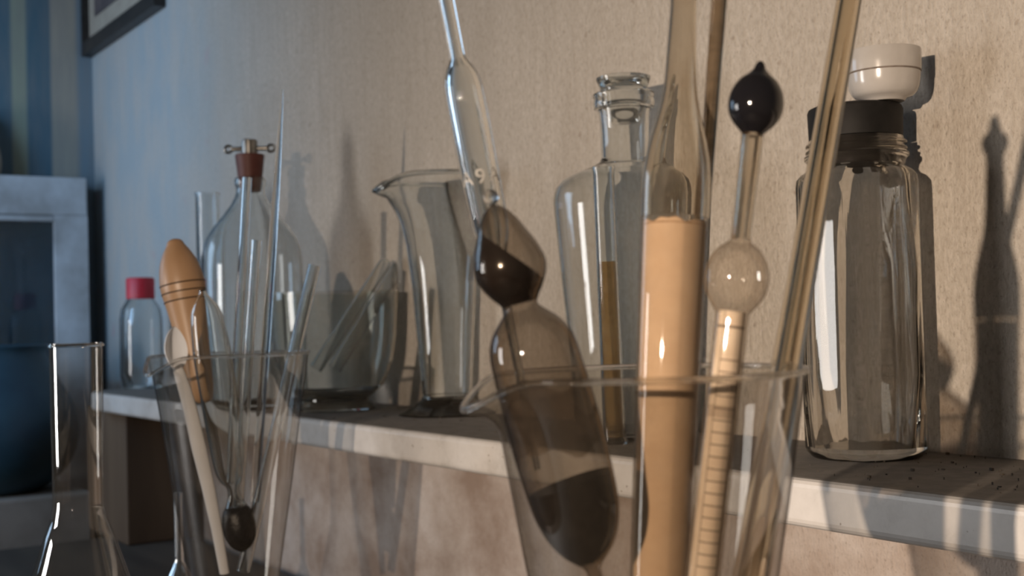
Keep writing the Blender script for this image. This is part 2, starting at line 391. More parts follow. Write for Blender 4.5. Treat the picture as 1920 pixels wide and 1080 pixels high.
def sweep(bm, pts, radii, n=14, flat=1.0, side=None):
    """tube along points; flat<1 squashes one cross direction"""
    P = [Vector(p) for p in pts]; rings = []
    side = Vector(side if side is not None else RT).normalized()
    for i, p in enumerate(P):
        d = (P[min(i+1, len(P)-1)]-P[max(i-1, 0)]).normalized()
        e1 = (side-d*side.dot(d)).normalized(); e2 = d.cross(e1)
        rings.append([bm.verts.new(p+e1*math.cos(2*math.pi*k/n)*radii[i]+e2*math.sin(2*math.pi*k/n)*radii[i]*flat) for k in range(n)])
    for a, b in zip(rings, rings[1:]):
        for k in range(n): bm.faces.new([a[k], b[k], b[(k+1) % n], a[(k+1) % n]])
    bm.faces.new(rings[0]); bm.faces.new(rings[-1][::-1])
UPV = (0, 0, 1)

# ------------------------------------------------------------------ setting
def struct(name, bm, m, smooth=False):
    o = mesh_obj(name, bm, m, smooth=smooth); o['kind'] = 'structure'; return o
XL = -2.84
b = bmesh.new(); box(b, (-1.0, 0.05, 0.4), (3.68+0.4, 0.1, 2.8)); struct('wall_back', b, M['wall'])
b = bmesh.new(); box(b, (XL-0.05, -1.25, 0.4), (0.1, 2.5, 2.8)); struct('wall_left', b, M['stripes'])
b = bmesh.new(); box(b, (-1.0, -1.2, -1.025), (4.08, 2.6, 0.05)); struct('floor', b, M['floor'])

# marble shelf with rounded front edge and rounded left end
shelf_y = -0.179; T = 0.033
b = bmesh.new()
x0, x1 = -2.30, 0.55
out = [(x1, -0.0005), (x1, shelf_y)]
rc = 0.07
for i in range(0, 11):
    a_ = -math.pi/2-i*math.pi/20
    out.append((x0+rc+rc*math.cos(a_), shelf_y+rc+rc*math.sin(a_)))
out += [(x0, -0.0005)]
top = [b.verts.new((x, y, 0)) for x, y in out]; f = b.faces.new(top)
ex = bmesh.ops.extrude_face_region(b, geom=[f]); bmesh.ops.translate(b, verts=[v for v in ex['geom'] if isinstance(v, bmesh.types.BMVert)], vec=(0, 0, -T))
bmesh.ops.recalc_face_normals(b, faces=b.faces)
edges = [e for e in b.edges if all(v.co.y < -0.01 for v in e.verts) and abs(e.verts[0].co.z-e.verts[1].co.z) < 1e-5]
bmesh.ops.bevel(b, geom=edges, offset=0.006, segments=4, profile=0.5, affect='EDGES')
shelf = mesh_obj('marble_shelf', b, M['marble'], smooth=False)
tag(shelf, 'long grey white marble shelf with rounded edge fixed along the plaster wall', 'shelf')

# loose debris on the shelf top
b = bmesh.new()
def flake(x, y, s):
    a = random.uniform(0, 6.3); k = random.randint(4, 6)
    vs = [b.verts.new((x+s*random.uniform(0.6, 1.1)*math.cos(a+2*math.pi*i/k), y+0.5*s*random.uniform(0.6, 1.1)*math.sin(a+2*math.pi*i/k), 0.0002)) for i in range(k)]
    f = b.faces.new(vs); e = bmesh.ops.extrude_face_region(b, geom=[f])
    bmesh.ops.translate(b, verts=[v for v in e['geom'] if isinstance(v, bmesh.types.BMVert)], vec=(0, 0, random.uniform(0.0006, 0.0018)))
for i in range(90):
    x = random.uniform(-0.62, -0.38); flake(x, random.uniform(-0.165, -0.008), random.choice([0.0004, 0.0006, 0.0009, 0.002]))
for i in range(70): flake(random.uniform(-1.7, -0.62), random.uniform(-0.165, -0.008), random.choice([0.0008, 0.0012, 0.002, 0.003]))
tag(mesh_obj('debris', b, M['debris'], smooth=False), 'dark flakes and crumbs scattered over the dusty marble shelf', 'debris', kind='stuff')

# ------------------------------------------------------------------ bottles on the shelf
# 1 fluted bottle with black stopper
st = Stand(1622, 855); st.p = onz(1625, 855); st.Z = proj(st.p)[2]; st.k = st.Z/F
t = thing('glass_bottle', 'fluted clear bottle with wide black stopper carrying a white bowl', 'bottle', tuple(st.p))
prof = st.prof([(852, 100), (846, 108), (836, 112), (700, 113), (500, 113), (350, 113.5), (336, 112), (326, 104), (319, 92), (313, 88), (304, 90), (298, 96), (292, 96), (286, 90), (280, 88), (262, 87)])
zs = [p[0] for p in prof]
nr = len(prof)
prof = [(0.0, 98*st.k)]+prof[1:]
ztop = st.z(330); zbot = st.z(840)
def flute(ang, k, r, tt):
    lo, hi = zbot*0+0.006, ztop
    w = min(max((tt-lo)/0.006, 0), 1)*min(max((hi+0.006-tt)/0.008, 0), 1)
    c = ((ang+0.105)*12/(2*math.pi)) % 1.0
    facet = math.cos(math.pi/12)/math.cos((c-0.5)*2*math.pi/12)
    if k > nr+1:
        return r*(1+w*(0.0)) + w*(0.0013*math.sin(5*ang+22*tt)*math.sin(31*tt+1)+0.0011*math.sin(9*ang-38*tt+1)+0.0008*math.sin(14*ang+60*tt)), tt
    return r*(1+w*(1.0*(facet-1)+0.012)), tt
b = bmesh.new(); lathe(b, st.p, UPV, shell(prof, 0.0042, 0.009), 144, flute)
mesh_obj('body', b, M['bottle'], t)
b = bmesh.new(); capz = st.z(262)-st.z0
cp = st.prof([(272, 76), (268, 86), (262, 87), (210, 87.5), (204, 85), (201, 78)])
lathe(b, st.p, UPV, [(st.z(313)-st.z0, 0), (st.z(313)-st.z0, 72*st.k)]+[(cp[0][0], 74*st.k)]+[(capz+0.0006, 74*st.k)]+[(capz+0.0006, 86*st.k)]+cp[3:]+[(cp[-1][0], 0)], 72)
mesh_obj('stopper', b, M['cap'], t, label='wide black stopper')
b = bmesh.new(); torus(b, (st.p[0], st.p[1], st.z(272)), UPV, 89*st.k, 0.0016, 72); torus(b, (st.p[0], st.p[1], st.z(284)), UPV, 90*st.k, 0.0014, 72)
mesh_obj('neck_ring', b, M['bottle'], t)
BZ = cp[-1][0]+st.z0

# white bowl on the stopper, set off centre
bp = at(1657, 160, st.Z-0.012); bp[2] = BZ
bs = Stand(0, 0, pos=bp); k = bs.k
t = thing('porcelain_bowl', 'small white porcelain bowl sitting on the black bottle stopper', 'bowl', tuple(bp))
hz = [(0.0, 36), (0.0008, 38), (0.0024, 41), (0.0035, 52), (0.006, 59), (0.010, 63.5), (0.015, 66), (0.0205, 67)]
b = bmesh.new()
prof = [(0, 0)]+[(z_, w*k) for z_, w in hz]+[(0.0212, 65.5*k), (0.0218, 68.5*k), (0.026, 69*k), (0.0365, 69.5*k), (0.0375, 68.5*k), (0.0375, 67*k), (0.036, 66*k), (0.024, 62*k), (0.012, 52*k), (0.008, 30*k), (0.007, 0)]
lathe(b, bp, UPV, prof, 72); mesh_obj('body', b, M['porcelain'], t)
b = bmesh.new(); torus(b, (bp[0], bp[1], bp[2]+0.0212), UPV, 67.0*k, 0.0006, 72, 6); mesh_obj('seam', b, M['seam'], t, label='dark grimy line round the bowl')

# 2 big stoppered bottle
bb = Stand(1189, 817)
t = thing('glass_bottle', 'big clear shouldered bottle with a flat glass stopper, behind the tall thin cylinder', 'bottle', tuple(bb.p))
prof = bb.prof([(817, 104), (812, 110), (802, 111), (675, 116), (540, 127), (400, 138), (372, 139), (352, 135), (336, 121), (322, 92), (312, 65), (304, 50), (296, 46), (250, 46), (215, 48), (206, 50), (203, 57), (196, 59), (189, 58), (186, 56), (182, 58), (177, 58), (174, 54)])
prof[0] = (0.0, 100*bb.k)
b = bmesh.new(); lathe(b, bb.p, UPV, shell(prof, 0.0034, 0.007), 96); mesh_obj('body', b, M['clear'], t)
sp_ = bb.prof([(232, 22), (225, 30), (195, 41), (176, 42.5), (171, 43), (162, 46), (150, 51), (146, 51), (145, 49), (150, 46), (160, 34), (165, 0)])
b = bmesh.new(); lathe(b, bb.p, UPV, [(sp_[0][0], 0)]+sp_, 64); mesh_obj('stopper', b, M['clear'], t, label='flat flared glass stopper')

# 3 thin cylinder in front of it
tp = onz(1153, 832); tt_ = at(1131, 312, proj(tp)[2]-0.012)
ax_ = tt_-tp; Lc = float(np.linalg.norm(ax_)); ax_ = ax_/Lc; kc = proj(tp)[2]/F
t = thing('glass_cylinder', 'tall thin glass cylinder stained yellow below, standing in front of the big stoppered bottle', 'cylinder', tuple(tp))
b = bmesh.new(); pr = [(0.0, 23*kc), (0.003, 24*kc), (0.006, 22*kc), (0.02, 21.5*kc), (Lc-0.006, 20*kc), (Lc-0.002, 21.5*kc), (Lc, 21*kc)]
lathe(b, tp, ax_, shell(pr, 0.0018, 0.006), 48); mesh_obj('body', b, M['rod'], t)
b = bmesh.new(); lathe(b, tp, ax_, [(0.0065, 0), (0.0065, 16.3*kc), (0.02, 16*kc), (Lc*0.66, 15.3*kc)], 40); mesh_obj('residue', b, M['residue'], t, label='yellow brown residue inside the cylinder')

# 4 footed jug with spout
jg = Stand(840, 776)
t = thing('glass_jug', 'flared clear glass jug on a wide foot with a pouring lip', 'jug', tuple(jg.p))
prof = jg.prof([(776, 92), (773, 93), (768, 80), (758, 62), (748, 50), (740, 46), (735, 48), (720, 49), (640, 54), (540, 61), (460, 71), (420, 80), (395, 90), (370, 99), (350, 104), (338, 106), (334, 106)])
prof[0] = (0.0, 92*jg.k)
spd = -RT*0.93-AX*0.36
def spout(o_dir, width, tz, drop, push):
    d = Vector((o_dir[0], o_dir[1], 0)).normalized()
    a, e1, e2 = basis(UPV); th = math.atan2(d.dot(e2), d.dot(e1))
    def mod(ang, k, r, tt):
        da = (ang-th+math.pi) % (2*math.pi)-math.pi
        g = math.exp(-(da/width)**2); s = min(max((tt-tz[0])/(tz[1]-tz[0]), 0), 1); s = s*s*(3-2*s)
        return r+push*g*s, tt-drop*g*s*s
    return mod
zt = prof[-1][0]
jmod = spout(spd, 0.36, (zt-0.035, zt), 0.016, 0.017)
b = bmesh.new(); lathe(b, jg.p, UPV, shell(prof, 0.0038, 0.012), 96, jmod); mesh_obj('body', b, M['clear'], t)
lip_bead(jg.p, prof[-1][1]-0.0019, zt, jmod, 0.0030, M['rod'], t)
# 5 glass bowl with tubes in it
bw = Stand(630, 768)
t = thing('glass_bowl', 'footed glass bowl holding slanted test tubes, left of the flared jug', 'bowl', tuple(bw.p))
prof = bw.prof([(768, 74), (764, 75), (757, 70), (750, 62), (746, 62), (738, 74), (722, 90), (700, 102), (670, 112), (630, 118), (590, 121), (556, 123), (548, 123)])
prof[0] = (0.0, 73*bw.k)
b = bmesh.new(); lathe(b, bw.p, UPV, shell(prof, 0.0035, 0.03), 96); mesh_obj('body', b, M['dusty'], t)
def tube_hollow(name, a, bpt, hw, w, mat, label, cat, group=None, closed=None, n=32, part='body'):
    A = Axis(a, bpt); Zm = (a[2]+bpt[2])/2; r = hw*Zm/F*1.0
    t = thing(name, label, cat, tuple(A.B), group)
    o_ = Vector(A.B); d = -Vector(A.d); L = A.L
    pr = [(0.0, r), (L, r)]
    b = bmesh.new()
    if closed == 'top':
        prf = [(0.0, r-w), (0.0, r), (L-r, r)]+[(L-r+r*math.sin(q), r*math.cos(q)) for q in (0.4, 0.8, 1.2)]+[(L, 0)]
        inn = [(L-w, 0)]+[(L-r+(r-w)*math.sin(q), (r-w)*math.cos(q)) for q in (1.2, 0.8, 0.4)]+[(L-r, r-w), (0.0, r-w)]
        lathe(b, o_, d, [(L-w, 0)]+inn[1:]+prf[1:], n)
    else:
        lathe(b, o_, d, [(0.0, r-w), (0.0, r), (L, r), (L, r-w), (0.0, r-w)], n)
    mesh_obj(part, b, mat, t); return t
zb = bw.Z
tube_hollow('test_tube', (727, 486, zb+0.03), (592, 690, zb-0.01), 12, 0.0014, M['clear'], 'test tube slanting in the glass bowl, closed end highest', 'test tube', 'test tubes in the bowl', closed='top')
tube_hollow('test_tube', (748, 500, zb+0.065), (628, 690, zb+0.02), 13, 0.0014, M['clear'], 'open test tube slanting in the bowl, right of the closed ended one', 'test tube', 'test tubes in the bowl')

# 6 wash bottle with clamp stopper
wb = Stand(479, 762)
t = thing('glass_bottle', 'round shouldered bottle with brown rubber stopper and metal screw clamp', 'bottle', tuple(wb.p))
prof = wb.prof([(762, 86), (757, 92), (745, 94), (600, 95), (500, 94), (472, 92), (450, 86), (428, 72), (405, 53), (385, 38), (370, 30), (360, 27), (352, 27), (346, 30), (338, 30), (334, 28)])
prof[0] = (0, 84*wb.k)
b = bmesh.new(); lathe(b, wb.p, UPV, shell(prof, 0.003, 0.006), 80); mesh_obj('body', b, M['clear'], t)
b = bmesh.new(); pr = wb.prof([(360, 19), (334, 22.5), (292, 27.5), (290, 26)]); lathe(b, wb.p, UPV, [(pr[0][0], 0)]+pr+[(pr[-1][0], 0)], 40); mesh_obj('stopper', b, M['rubber'], t, label='brown red rubber stopper')
b = bmesh.new(); pr = wb.prof([(292, 15), (264, 15), (262, 13)]); lathe(b, wb.p, UPV, [(pr[0][0], 0)]+pr+[(pr[-1][0], 0)], 32)
cl = mesh_obj('clamp', b, M['steel'], t, label='steel screw clamp')
zc = wb.z(279); c0 = Vector((wb.p[0], wb.p[1], zc))
for sg in (-1, 1):
    b = bmesh.new(); R = Vector(RT)*sg
    sweep(b, [c0+R*13*wb.k, c0+R*22*wb.k, c0+R*33*wb.k], [5*wb.k, 4.2*wb.k, 4.2*wb.k], 10)
    torus(b, c0+R*40*wb.k, AX, 6.5*wb.k, 2.8*wb.k, 20, 8)
    mesh_obj('ear', b, M['steel'], cl)
# 7 glass cylinder behind
cy = Stand(397, 746)
t = thing('glass_cylinder', 'plain glass cylinder half hidden behind the rubber stoppered bottle', 'cylinder', tuple(cy.p))
pr = cy.prof([(746, 22), (740, 23), (370, 22), (364, 24), (361, 23)]); pr[0] = (0, 22*cy.k)
b = bmesh.new(); lathe(b, cy.p, UPV, shell(pr, 0.0025, 0.006), 48); mesh_obj('body', b, M['clear'], t)
# 8 jar with red cap
rj = Stand(267, 727)
t = thing('glass_jar', 'small clear jar with a bright red screw cap at the shelf end', 'jar', tuple(rj.p))
pr = rj.prof([(727, 34), (722, 38), (700, 39), (600, 39), (580, 36), (570, 30), (562, 25), (556, 24)]); pr[0] = (0, 34*rj.k)
b = bmesh.new(); lathe(b, rj.p, UPV, shell(pr, 0.0025, 0.006), 48); mesh_obj('body', b, M['clear'], t)
pr = rj.prof([(560, 25.5), (524, 25.5), (521, 23.5)])
def knurl(ang, k, r, tt): return r*(1+0.012*math.cos(ang*36)), tt
b = bmesh.new(); lathe(b, rj.p, UPV, [(pr[0][0], 24.2*rj.k), pr[0], pr[1], pr[2], (pr[2][0], 0)], 144, knurl); mesh_obj('cap', b, M['red'], t, label='bright red screw cap')

# ------------------------------------------------------------------ the two conical beakers on the table
TZ = -0.27
def beaker(name, label, bx, Z, rows, spout_dir, sw, drop, push, foot_r, lipr, n=128):
    p = at(bx[0], bx[1], Z); s = Stand(0, 0, pos=(p[0], p[1], 0.0)); s.z0 = TZ; s.p[2] = TZ; s.Z = Z; s.k = Z/F
    t = thing(name, label, 'beaker', tuple(s.p))
    zr = s.z(rows[0][0])
    pr = [(s.z(y)-TZ, hw*s.k) for y, hw in rows][::-1]
    zt = pr[-1][0]
    low = pr[0]
    full = [(0.022, 0.011), (0.03, 0.0135), (0.045, 0.0135+(low[1]-0.0135)*(0.015/(low[0]-0.03)))]+pr
    mod = spout(spout_dir, sw, (zt-0.022, zt), drop, push)
    b = bmesh.new()
    dense = []
    for (t0, r0), (t1, r1) in zip(full, full[1:]):
        m = 8 if t1 > zt-0.06 else 3
        for i in range(m): q = i/m; dense.append((t0+(t1-t0)*q, r0+(r1-r0)*q))
    dense.append(full[-1])
    lathe(b, s.p, UPV, [(0.0225, 0)]+dense, n, mod); mesh_obj('cone', b, M['beaker'], t)
    lip_bead(s.p, dense[-1][1], zt, mod, lipr, M['lip'], t, n)
    b = bmesh.new(); lathe(b, s.p, UPV, [(0, 0), (0.0, foot_r), (0.003, foot_r), (0.006, foot_r*0.8), (0.012, 0.016), (0.0222, 0.011), (0.0222, 0)], 64); mesh_obj('foot', b, M['rod'], t)
    return s
ZR, ZLB = 0.45, 1.2
RB = beaker('conical_beaker', 'nearest conical glass beaker crowded with hydrometers and glass tubes', (1211, 699), ZR,
       [(699, 297), (706, 295), (730, 290), (760, 284), (900, 262), (1080, 232), (1250, 200)], -RT*0.97-AX*0.25, 0.30, 0.0105, 0.0105, 0.05, 0.0012)
LB = beaker('conical_beaker', 'conical glass beaker left of the jug, holding a white spoon and glass rods', (431, 665), ZLB,
       [(665, 146), (669, 145), (700, 141), (760, 131), (900, 111), (1080, 83), (1250, 58)], -RT*0.72-AX*0.72, 0.26, 0.0155, 0.012, 0.055, 0.0019)

def instrument(name, label, cat, A, items, mat, part='body', n=64, sub=4, group=None, closed=True, sm=True):
    t = thing(name, label, cat, tuple(A.A+A.d*A.t(items[-1][0])), group)
    pr = A.prof(items)
    if sm: pr = smooth_prof(pr, sub)
    b = bmesh.new(); lathe(b, A.A, A.d, pr, n); o = mesh_obj(part, b, mat, t)
    return t, pr
# A big pipette (double wall, refracting)
A = Axis((829, -40, 0.47), (1010, 890, 0.475))
items = [(-120, 16), (-40, 16), (60, 15), (104, 15), (116, 18), (130, 27), (148, 34), (172, 37), (230, 38), (300, 37.5), (385, 36), (430, 34), (465, 25), (490, 16), (510, 12), (600, 10), (800, 8), (880, 6)]
t = thing('pipette', 'wide bulb pipette leaning left, rising out of the top of the photo', 'pipette', tuple(A.A+A.d*A.t(880)))
pr = smooth_prof(A.prof(items), 4)
b = bmesh.new(); inn = [(q, max(r-min(0.0022, r*0.45), 0.0004)) for q, r in pr]
lathe(b, A.A, A.d, pr+inn[::-1]+[pr[0]], 64); mesh_obj('body', b, M['rod'], t)
# etched characters on its wall, facing the camera
fc = bpy.data.curves.new('etched_mark', 'FONT'); fc.body = 'A9A'; fc.size = 0.0080; fc.space_character = 1.25; fc.align_x = 'CENTER'; fc.align_y = 'CENTER'; fc.extrude = 0.00005; fc.bevel_depth = 0
fo = bpy.data.objects.new('etched_mark', fc); COL.objects.link(fo); fc.materials.append(M['etch'])
tq = A.t(334); ctr = Vector(A.A+A.d*tq); view = (Vector(CAM)-ctr).normalized(); dd_ = Vector(A.d); nz = (view-dd_*view.dot(dd_)).normalized()
rq = 36.5*proj(A.A+A.d*tq)[2]/F*A.cosl
xa = nz.cross(-dd_)*-1; xa = (-dd_).cross(nz)
posw = ctr+nz*(rq+0.0004)
fo.matrix_world = Matrix(((xa[0], -dd_[0], nz[0], posw[0]), (xa[1], -dd_[1], nz[1], posw[1]), (xa[2], -dd_[2], nz[2], posw[2]), (0, 0, 0, 1)))
dg = bpy.context.evaluated_depsgraph_get(); bpy.context.view_layer.update()
me = bpy.data.meshes.new_from_object(fo.evaluated_get(bpy.context.evaluated_depsgraph_get())); mw = fo.matrix_world.copy()
bpy.data.objects.remove(fo)
b = bmesh.new(); b.from_mesh(me); bmesh.ops.transform(b, matrix=mw, verts=b.verts)
for v in b.verts:   # wrap round the glass
    q = v.co-ctr; ta = q.dot(dd_); rad = q-dd_*ta; xoff = rad.dot(xa); ang = xoff/rq
    v.co = ctr+dd_*ta+(nz*math.cos(ang)+xa*math.sin(ang))*(rq+0.0003)
mesh_obj('etched_mark', b, M['etch'], t, smooth=False, label='faint etched characters')

# B inverted hydrometer with pear bulb on top and black contents
A = Axis((918, 362, 0.43), (1112, 1065, 0.425))
items = [(384, 4), (388, 12), (400, 26), (420, 40), (441, 50), (468, 63), (497, 71), (520, 68), (545, 54), (560, 42), (572, 34), (580, 36), (592, 48), (610, 66), (635, 81), (665, 87), (705, 89), (790, 92), (860, 91), (940, 86), (975, 79), (1005, 68), (1030, 52), (1048, 34), (1060, 20), (1070, 15), (1085, 14), (1180, 13)]
t, pr = instrument('hydrometer', 'smoky pear topped hydrometer with dark pear bulb and black contents, leaning left', 'hydrometer', A, items, M['smoky'], sub=4)
b = bmesh.new(); q = A.t(370); k_ = 0.43/F; bmesh.ops.create_uvsphere(b, u_segments=32, v_segments=20, radius=15*k_, matrix=Matrix.Translation(Vector(A.A+A.d*q))); mesh_obj('tip_ball', b, M['rod'], t, label='clear glass ball tip')
def contents(A, pr, f, ylo, yhi, plane_y, tilt, mat, name, t, label, keep=1, jitter=0.0):
    t0, t1 = A.t(ylo), A.t(yhi)
    sub = [(q, r*f) for q, r in pr if t0 <= q <= t1]
    b = bmesh.new(); lathe(b, A.A, A.d, [(sub[0][0], 0)]+sub+[(sub[-1][0], 0)], 48)
    pc = Vector(A.A+A.d*A.t(plane_y)); nrm = (-Vector(A.d)+Vector(RT)*tilt).normalized()*keep
    r = bmesh.ops.bisect_plane(b, geom=list(b.verts)+list(b.edges)+list(b.faces), plane_co=pc, plane_no=nrm, clear_outer=True)
    ed = [g for g in r['geom_cut'] if isinstance(g, bmesh.types.BMEdge)]
    if ed: bmesh.ops.holes_fill(b, edges=ed); 
    mesh_obj(name, b, mat, t, label=label)
contents(A, pr, 0.95, 392, 571, 474, 0.95, M['tar'], 'ballast', t, 'glossy dark ballast in the pear bulb')
b = bmesh.new(); t0_, t1_ = A.t(722), A.t(846); fl_ = [(q, r*0.965) for q, r in pr if t0_ <= q <= t1_]
lathe(b, A.A, A.d, fl_, 64, lambda ang, k, r, tt: (r, tt+(0.0022*math.sin(3*ang)+0.0012*math.sin(7*ang+1) if k in (0, len(fl_)-1) else 0))); mesh_obj('film', b, M['film'], t, label='grey dusty film on the inner wall')
contents(A, pr, 0.95, 700, 1052, 905, -0.08, M['soot'], 'black_contents', t, 'black residue at the bottom')

# C wide hydrometer with tan paper roll
A = Axis((1282, 0, 0.465), (1238, 1080, 0.445))
items = [(-104, 0), (-102, 6), (-92, 12), (-76, 15), (-62, 20), (-50, 33), (-35, 37), (-20, 34), (-8, 27), (10, 24.5), (100, 28), (160, 31), (200, 37), (240, 47), (280, 57), (320, 63), (360, 65), (410, 64.5), (450, 64), (700, 61), (1080, 57), (1300, 54), (1400, 40), (1440, 10), (1445, 0)]
t = thing('hydrometer', 'widest hydrometer, tan paper roll inside, upright in the middle of the nearest beaker', 'hydrometer', tuple(A.A+A.d*A.t(1445)))
pr = smooth_prof(A.prof([q for q in items if q[0] >= 410]), 4)
b = bmesh.new(); lathe(b, A.A, A.d, pr, 64); mesh_obj('body', b, M['instr'], t)
def hollow(A, items, w, mat, t, part, n=56):
    pr = smooth_prof(A.prof(items), 4); q0, q1 = pr[0], pr[-1]
    inn = [(max(q, q0[0]+w) if i < 3 else q, max(r-min(w, r*0.5), 0.0)) for i, (q, r) in enumerate(pr)]
    if q0[1] < 1e-7: inn[0] = (q0[0]+w, 0.0)
    b = bmesh.new(); loop = pr+inn[::-1]
    if q0[1] > 1e-7: loop = loop+[pr[0]]
    lathe(b, A.A, A.d, loop, n); return mesh_obj(part, b, mat, t)
hollow(A, [q for q in items if q[0] <= 410], 0.0008, M['stem'], t, 'stem')
b = bmesh.new(); pp = A.prof([(419, 58), (700, 55.5), (1080, 52), (1290, 50)])
def rag(ang, k, r, tt): return r, tt+(0.0006*math.sin(ang*5)+0.0004*math.sin(ang*11+1) if k == 0 else 0)
lathe(b, A.A, A.d, pp, 64, rag); mesh_obj('paper_roll', b, M['paper'], t, label='tan rolled paper')
b = bmesh.new(); p2 = A.prof([(417, 56.6), (423, 58.3), (426, 58.3)]); lathe(b, A.A, A.d, p2, 64, rag); mesh_obj('paper_edge', b, M['papertop'], t, label='browned upper edge of the paper')

# D thin dirty rod
A = Axis((1350, -20, 0.453), (1302, 620, 0.50))
t = thing('glass_rod', 'thin dirty brown glass rod behind the tan paper hydrometer', 'rod', tuple(A.A+A.d*A.t(1000)))
b = bmesh.new(); pr = A.prof([(-160, 15), (0, 14.5), (300, 13), (620, 12), (1000, 11)]); lathe(b, A.A, A.d, [(pr[0][0], 0)]+pr+[(pr[-1][0], 0)], 32); mesh_obj('body', b, M['dirtyrod'], t)

# E hydrometer with black bulb on top
A = Axis((1426, 118, 0.432), (1318, 1080, 0.425))
items = [(114, 0), (116, 5), (122, 9), (130, 12), (140, 22), (152, 36), (172, 48), (195, 52), (215, 49), (232, 39), (244, 27), (251, 20)]
pr0 = smooth_prof(A.prof(items), 4)
t = thing('hydrometer', 'hydrometer with black pear shaped bulb on top and paper scale in its stem', 'hydrometer', tuple(A.A+A.d*A.t(1250)))
b = bmesh.new(); lathe(b, A.A, A.d, pr0, 56); mesh_obj('black_bulb', b, M['black'], t, label='glossy black bulb with pointed tip')
hollow(A, [(251, 20), (262, 20.5), (350, 19), (430, 18), (448, 19)], 0.0010, M['stem'], t, 'stem')
items = [(448, 19), (454, 22), (460, 30), (468, 40), (485, 52), (505, 59), (523, 61), (545, 58), (562, 50), (576, 40), (586, 33), (600, 31.5), (700, 32), (900, 33), (1080, 33), (1200, 33), (1230, 24), (1240, 0)]
b = bmesh.new(); lathe(b, A.A, A.d, smooth_prof(A.prof(items), 4), 56); mesh_obj('body', b, M['instr'], t)
b = bmesh.new(); t0 = A.t(584); pp = [(q-t0, r) for q, r in A.prof([(584, 25), (700, 26), (900, 27), (1080, 27), (1200, 27)])]
lathe(b, A.A+A.d*t0, A.d, pp, 48); mesh_obj('paper_scale', b, M['scale'], t, label='cream paper scale with fine ticks')

# F wide open tube on the right
A = Axis((1592, 0, 0.50), (1408, 1080, 0.415))
t = thing('glass_tube', 'long open glass tube leaning right across the fluted bottle', 'tube', tuple(A.A+A.d*A.t(1200)))
pr = A.prof([(-160, 23), (0, 23.5), (400, 26), (540, 27), (700, 29.5), (1080, 34.5), (1200, 35)])
b = bmesh.new(); lathe(b, A.A, A.d, pr+[(q, r*0.5) for q, r in pr][::-1]+[pr[0]], 48); mesh_obj('body', b, M['tube'], t)

# ------------------------------------------------------------------ contents of the left beaker
Z = ZLB
A = Axis((379, 543, Z+0.0), (456, 1035, Z))
items = [(543, 7), (550, 8), (560, 14), (575, 24), (592, 30), (630, 34), (670, 36), (740, 35), (840, 32), (880, 29), (900, 22), (912, 13), (925, 12), (938, 15), (950, 21)]
t = thing('hydrometer', 'clear hydrometer ending in a small black bulb, inside the spoon beaker', 'hydrometer', tuple(A.A+A.d*A.t(1036)))
hollow(A, items, 0.0016, M['rod'], t, 'body', 48)
b = bmesh.new(); lathe(b, A.A, A.d, smooth_prof(A.prof([(949.9, 0), (950, 17), (953, 23), (962, 28), (980, 31), (1000, 30), (1018, 23), (1030, 12), (1036, 0)]), 4), 48); mesh_obj('ballast_bulb', b, M['shot'], t, label='black bulb full of dark shot')
tube_hollow('glass_tube', (463, 333, Z+0.03), (432, 905, Z+0.01), 9, 0.0016, M['rod'], 'straight glass tube in the spoon beaker reaching up to the rubber stopper', 'tube', 'tubes in the left beaker')
tube_hollow('glass_tube', (481, 450, Z-0.02), (446, 960, Z), 10, 0.0018, M['rod'], 'shorter glass tube in the spoon beaker, just right of the tall one', 'tube', 'tubes in the left beaker')
tube_hollow('glass_tube', (590, 497, Z+0.01), (456, 1070, Z+0.0), 12.5, 0.0018, M['rod'], 'glass tube leaning right over the rim of the spoon beaker', 'tube', 'tubes in the left beaker')
A = Axis((530, 168, Z+0.03), (478, 940, Z+0.02))
t = thing('glass_rod', 'tallest glass rod of the spoon beaker, drawn to a fine point', 'rod', tuple(A.B))
b = bmesh.new(); pr = A.prof([(168, 1.0), (200, 2.5), (260, 4.5), (340, 6.5), (450, 8), (640, 8.5), (940, 8.5)]); lathe(b, A.A, A.d, [(pr[0][0]-0.0004, 0)]+pr+[(pr[-1][0], 0)], 24); mesh_obj('body', b, M['rod'], t)

# white porcelain spoon
Zs = Z-0.045
t = thing('porcelain_spoon', 'white porcelain spoon standing handle down in the left beaker', 'spoon', tuple(at(425, 1090, Zs+0.03)))
ks = Zs/F
hp = [(331, 684), (337, 702), (346, 730), (357, 768), (373, 840), (390, 912), (406, 990), (421, 1075)]
b = bmesh.new(); sweep(b, [at(x, y, Zs+0.035*(y-684)/390) for x, y in hp], [v*ks for v in (9, 11, 12.5, 13.5, 14.5, 13, 11, 9.5)], 16, 0.6); mesh_obj('handle', b, M['spoon'], t)
# bowl of the spoon: a hollow almond
b = bmesh.new(); c0 = Vector(at(334, 690, Zs)); tip = Vector(at(327, 612, Zs+0.006)); ln = tip-c0; L = ln.length; ey = ln.normalized()
nrm = (Vector(RT)*0.80-Vector(AX)*0.60); nrm = (nrm-ey*nrm.dot(ey)).normalized(); exx = ey.cross(nrm)
def spoon_pt(u, v, off):   # u 0..1 along, v -1..1 across
    w = 27*ks*math.sin(math.pi*min(max(u*0.93+0.07, 0), 1))**0.62*(1.02-0.12*u); dep = 13*ks*math.sin(math.pi*min(max(u*0.9+0.06, 0), 1))*(1-v*v)
    return c0+ey*(u*L)+exx*(v*w)-nrm*(dep+off)
nu, nv = 18, 14
for off in (0, 2.2*ks):
    g = [[b.verts.new(spoon_pt(i/nu, -1+2*j/nv, off*(1-0.0))) for j in range(nv+1)] for i in range(nu+1)]
    for i in range(nu):
        for j in range(nv): b.faces.new([g[i][j], g[i+1][j], g[i+1][j+1], g[i][j+1]])
    if off == 0: g0 = g
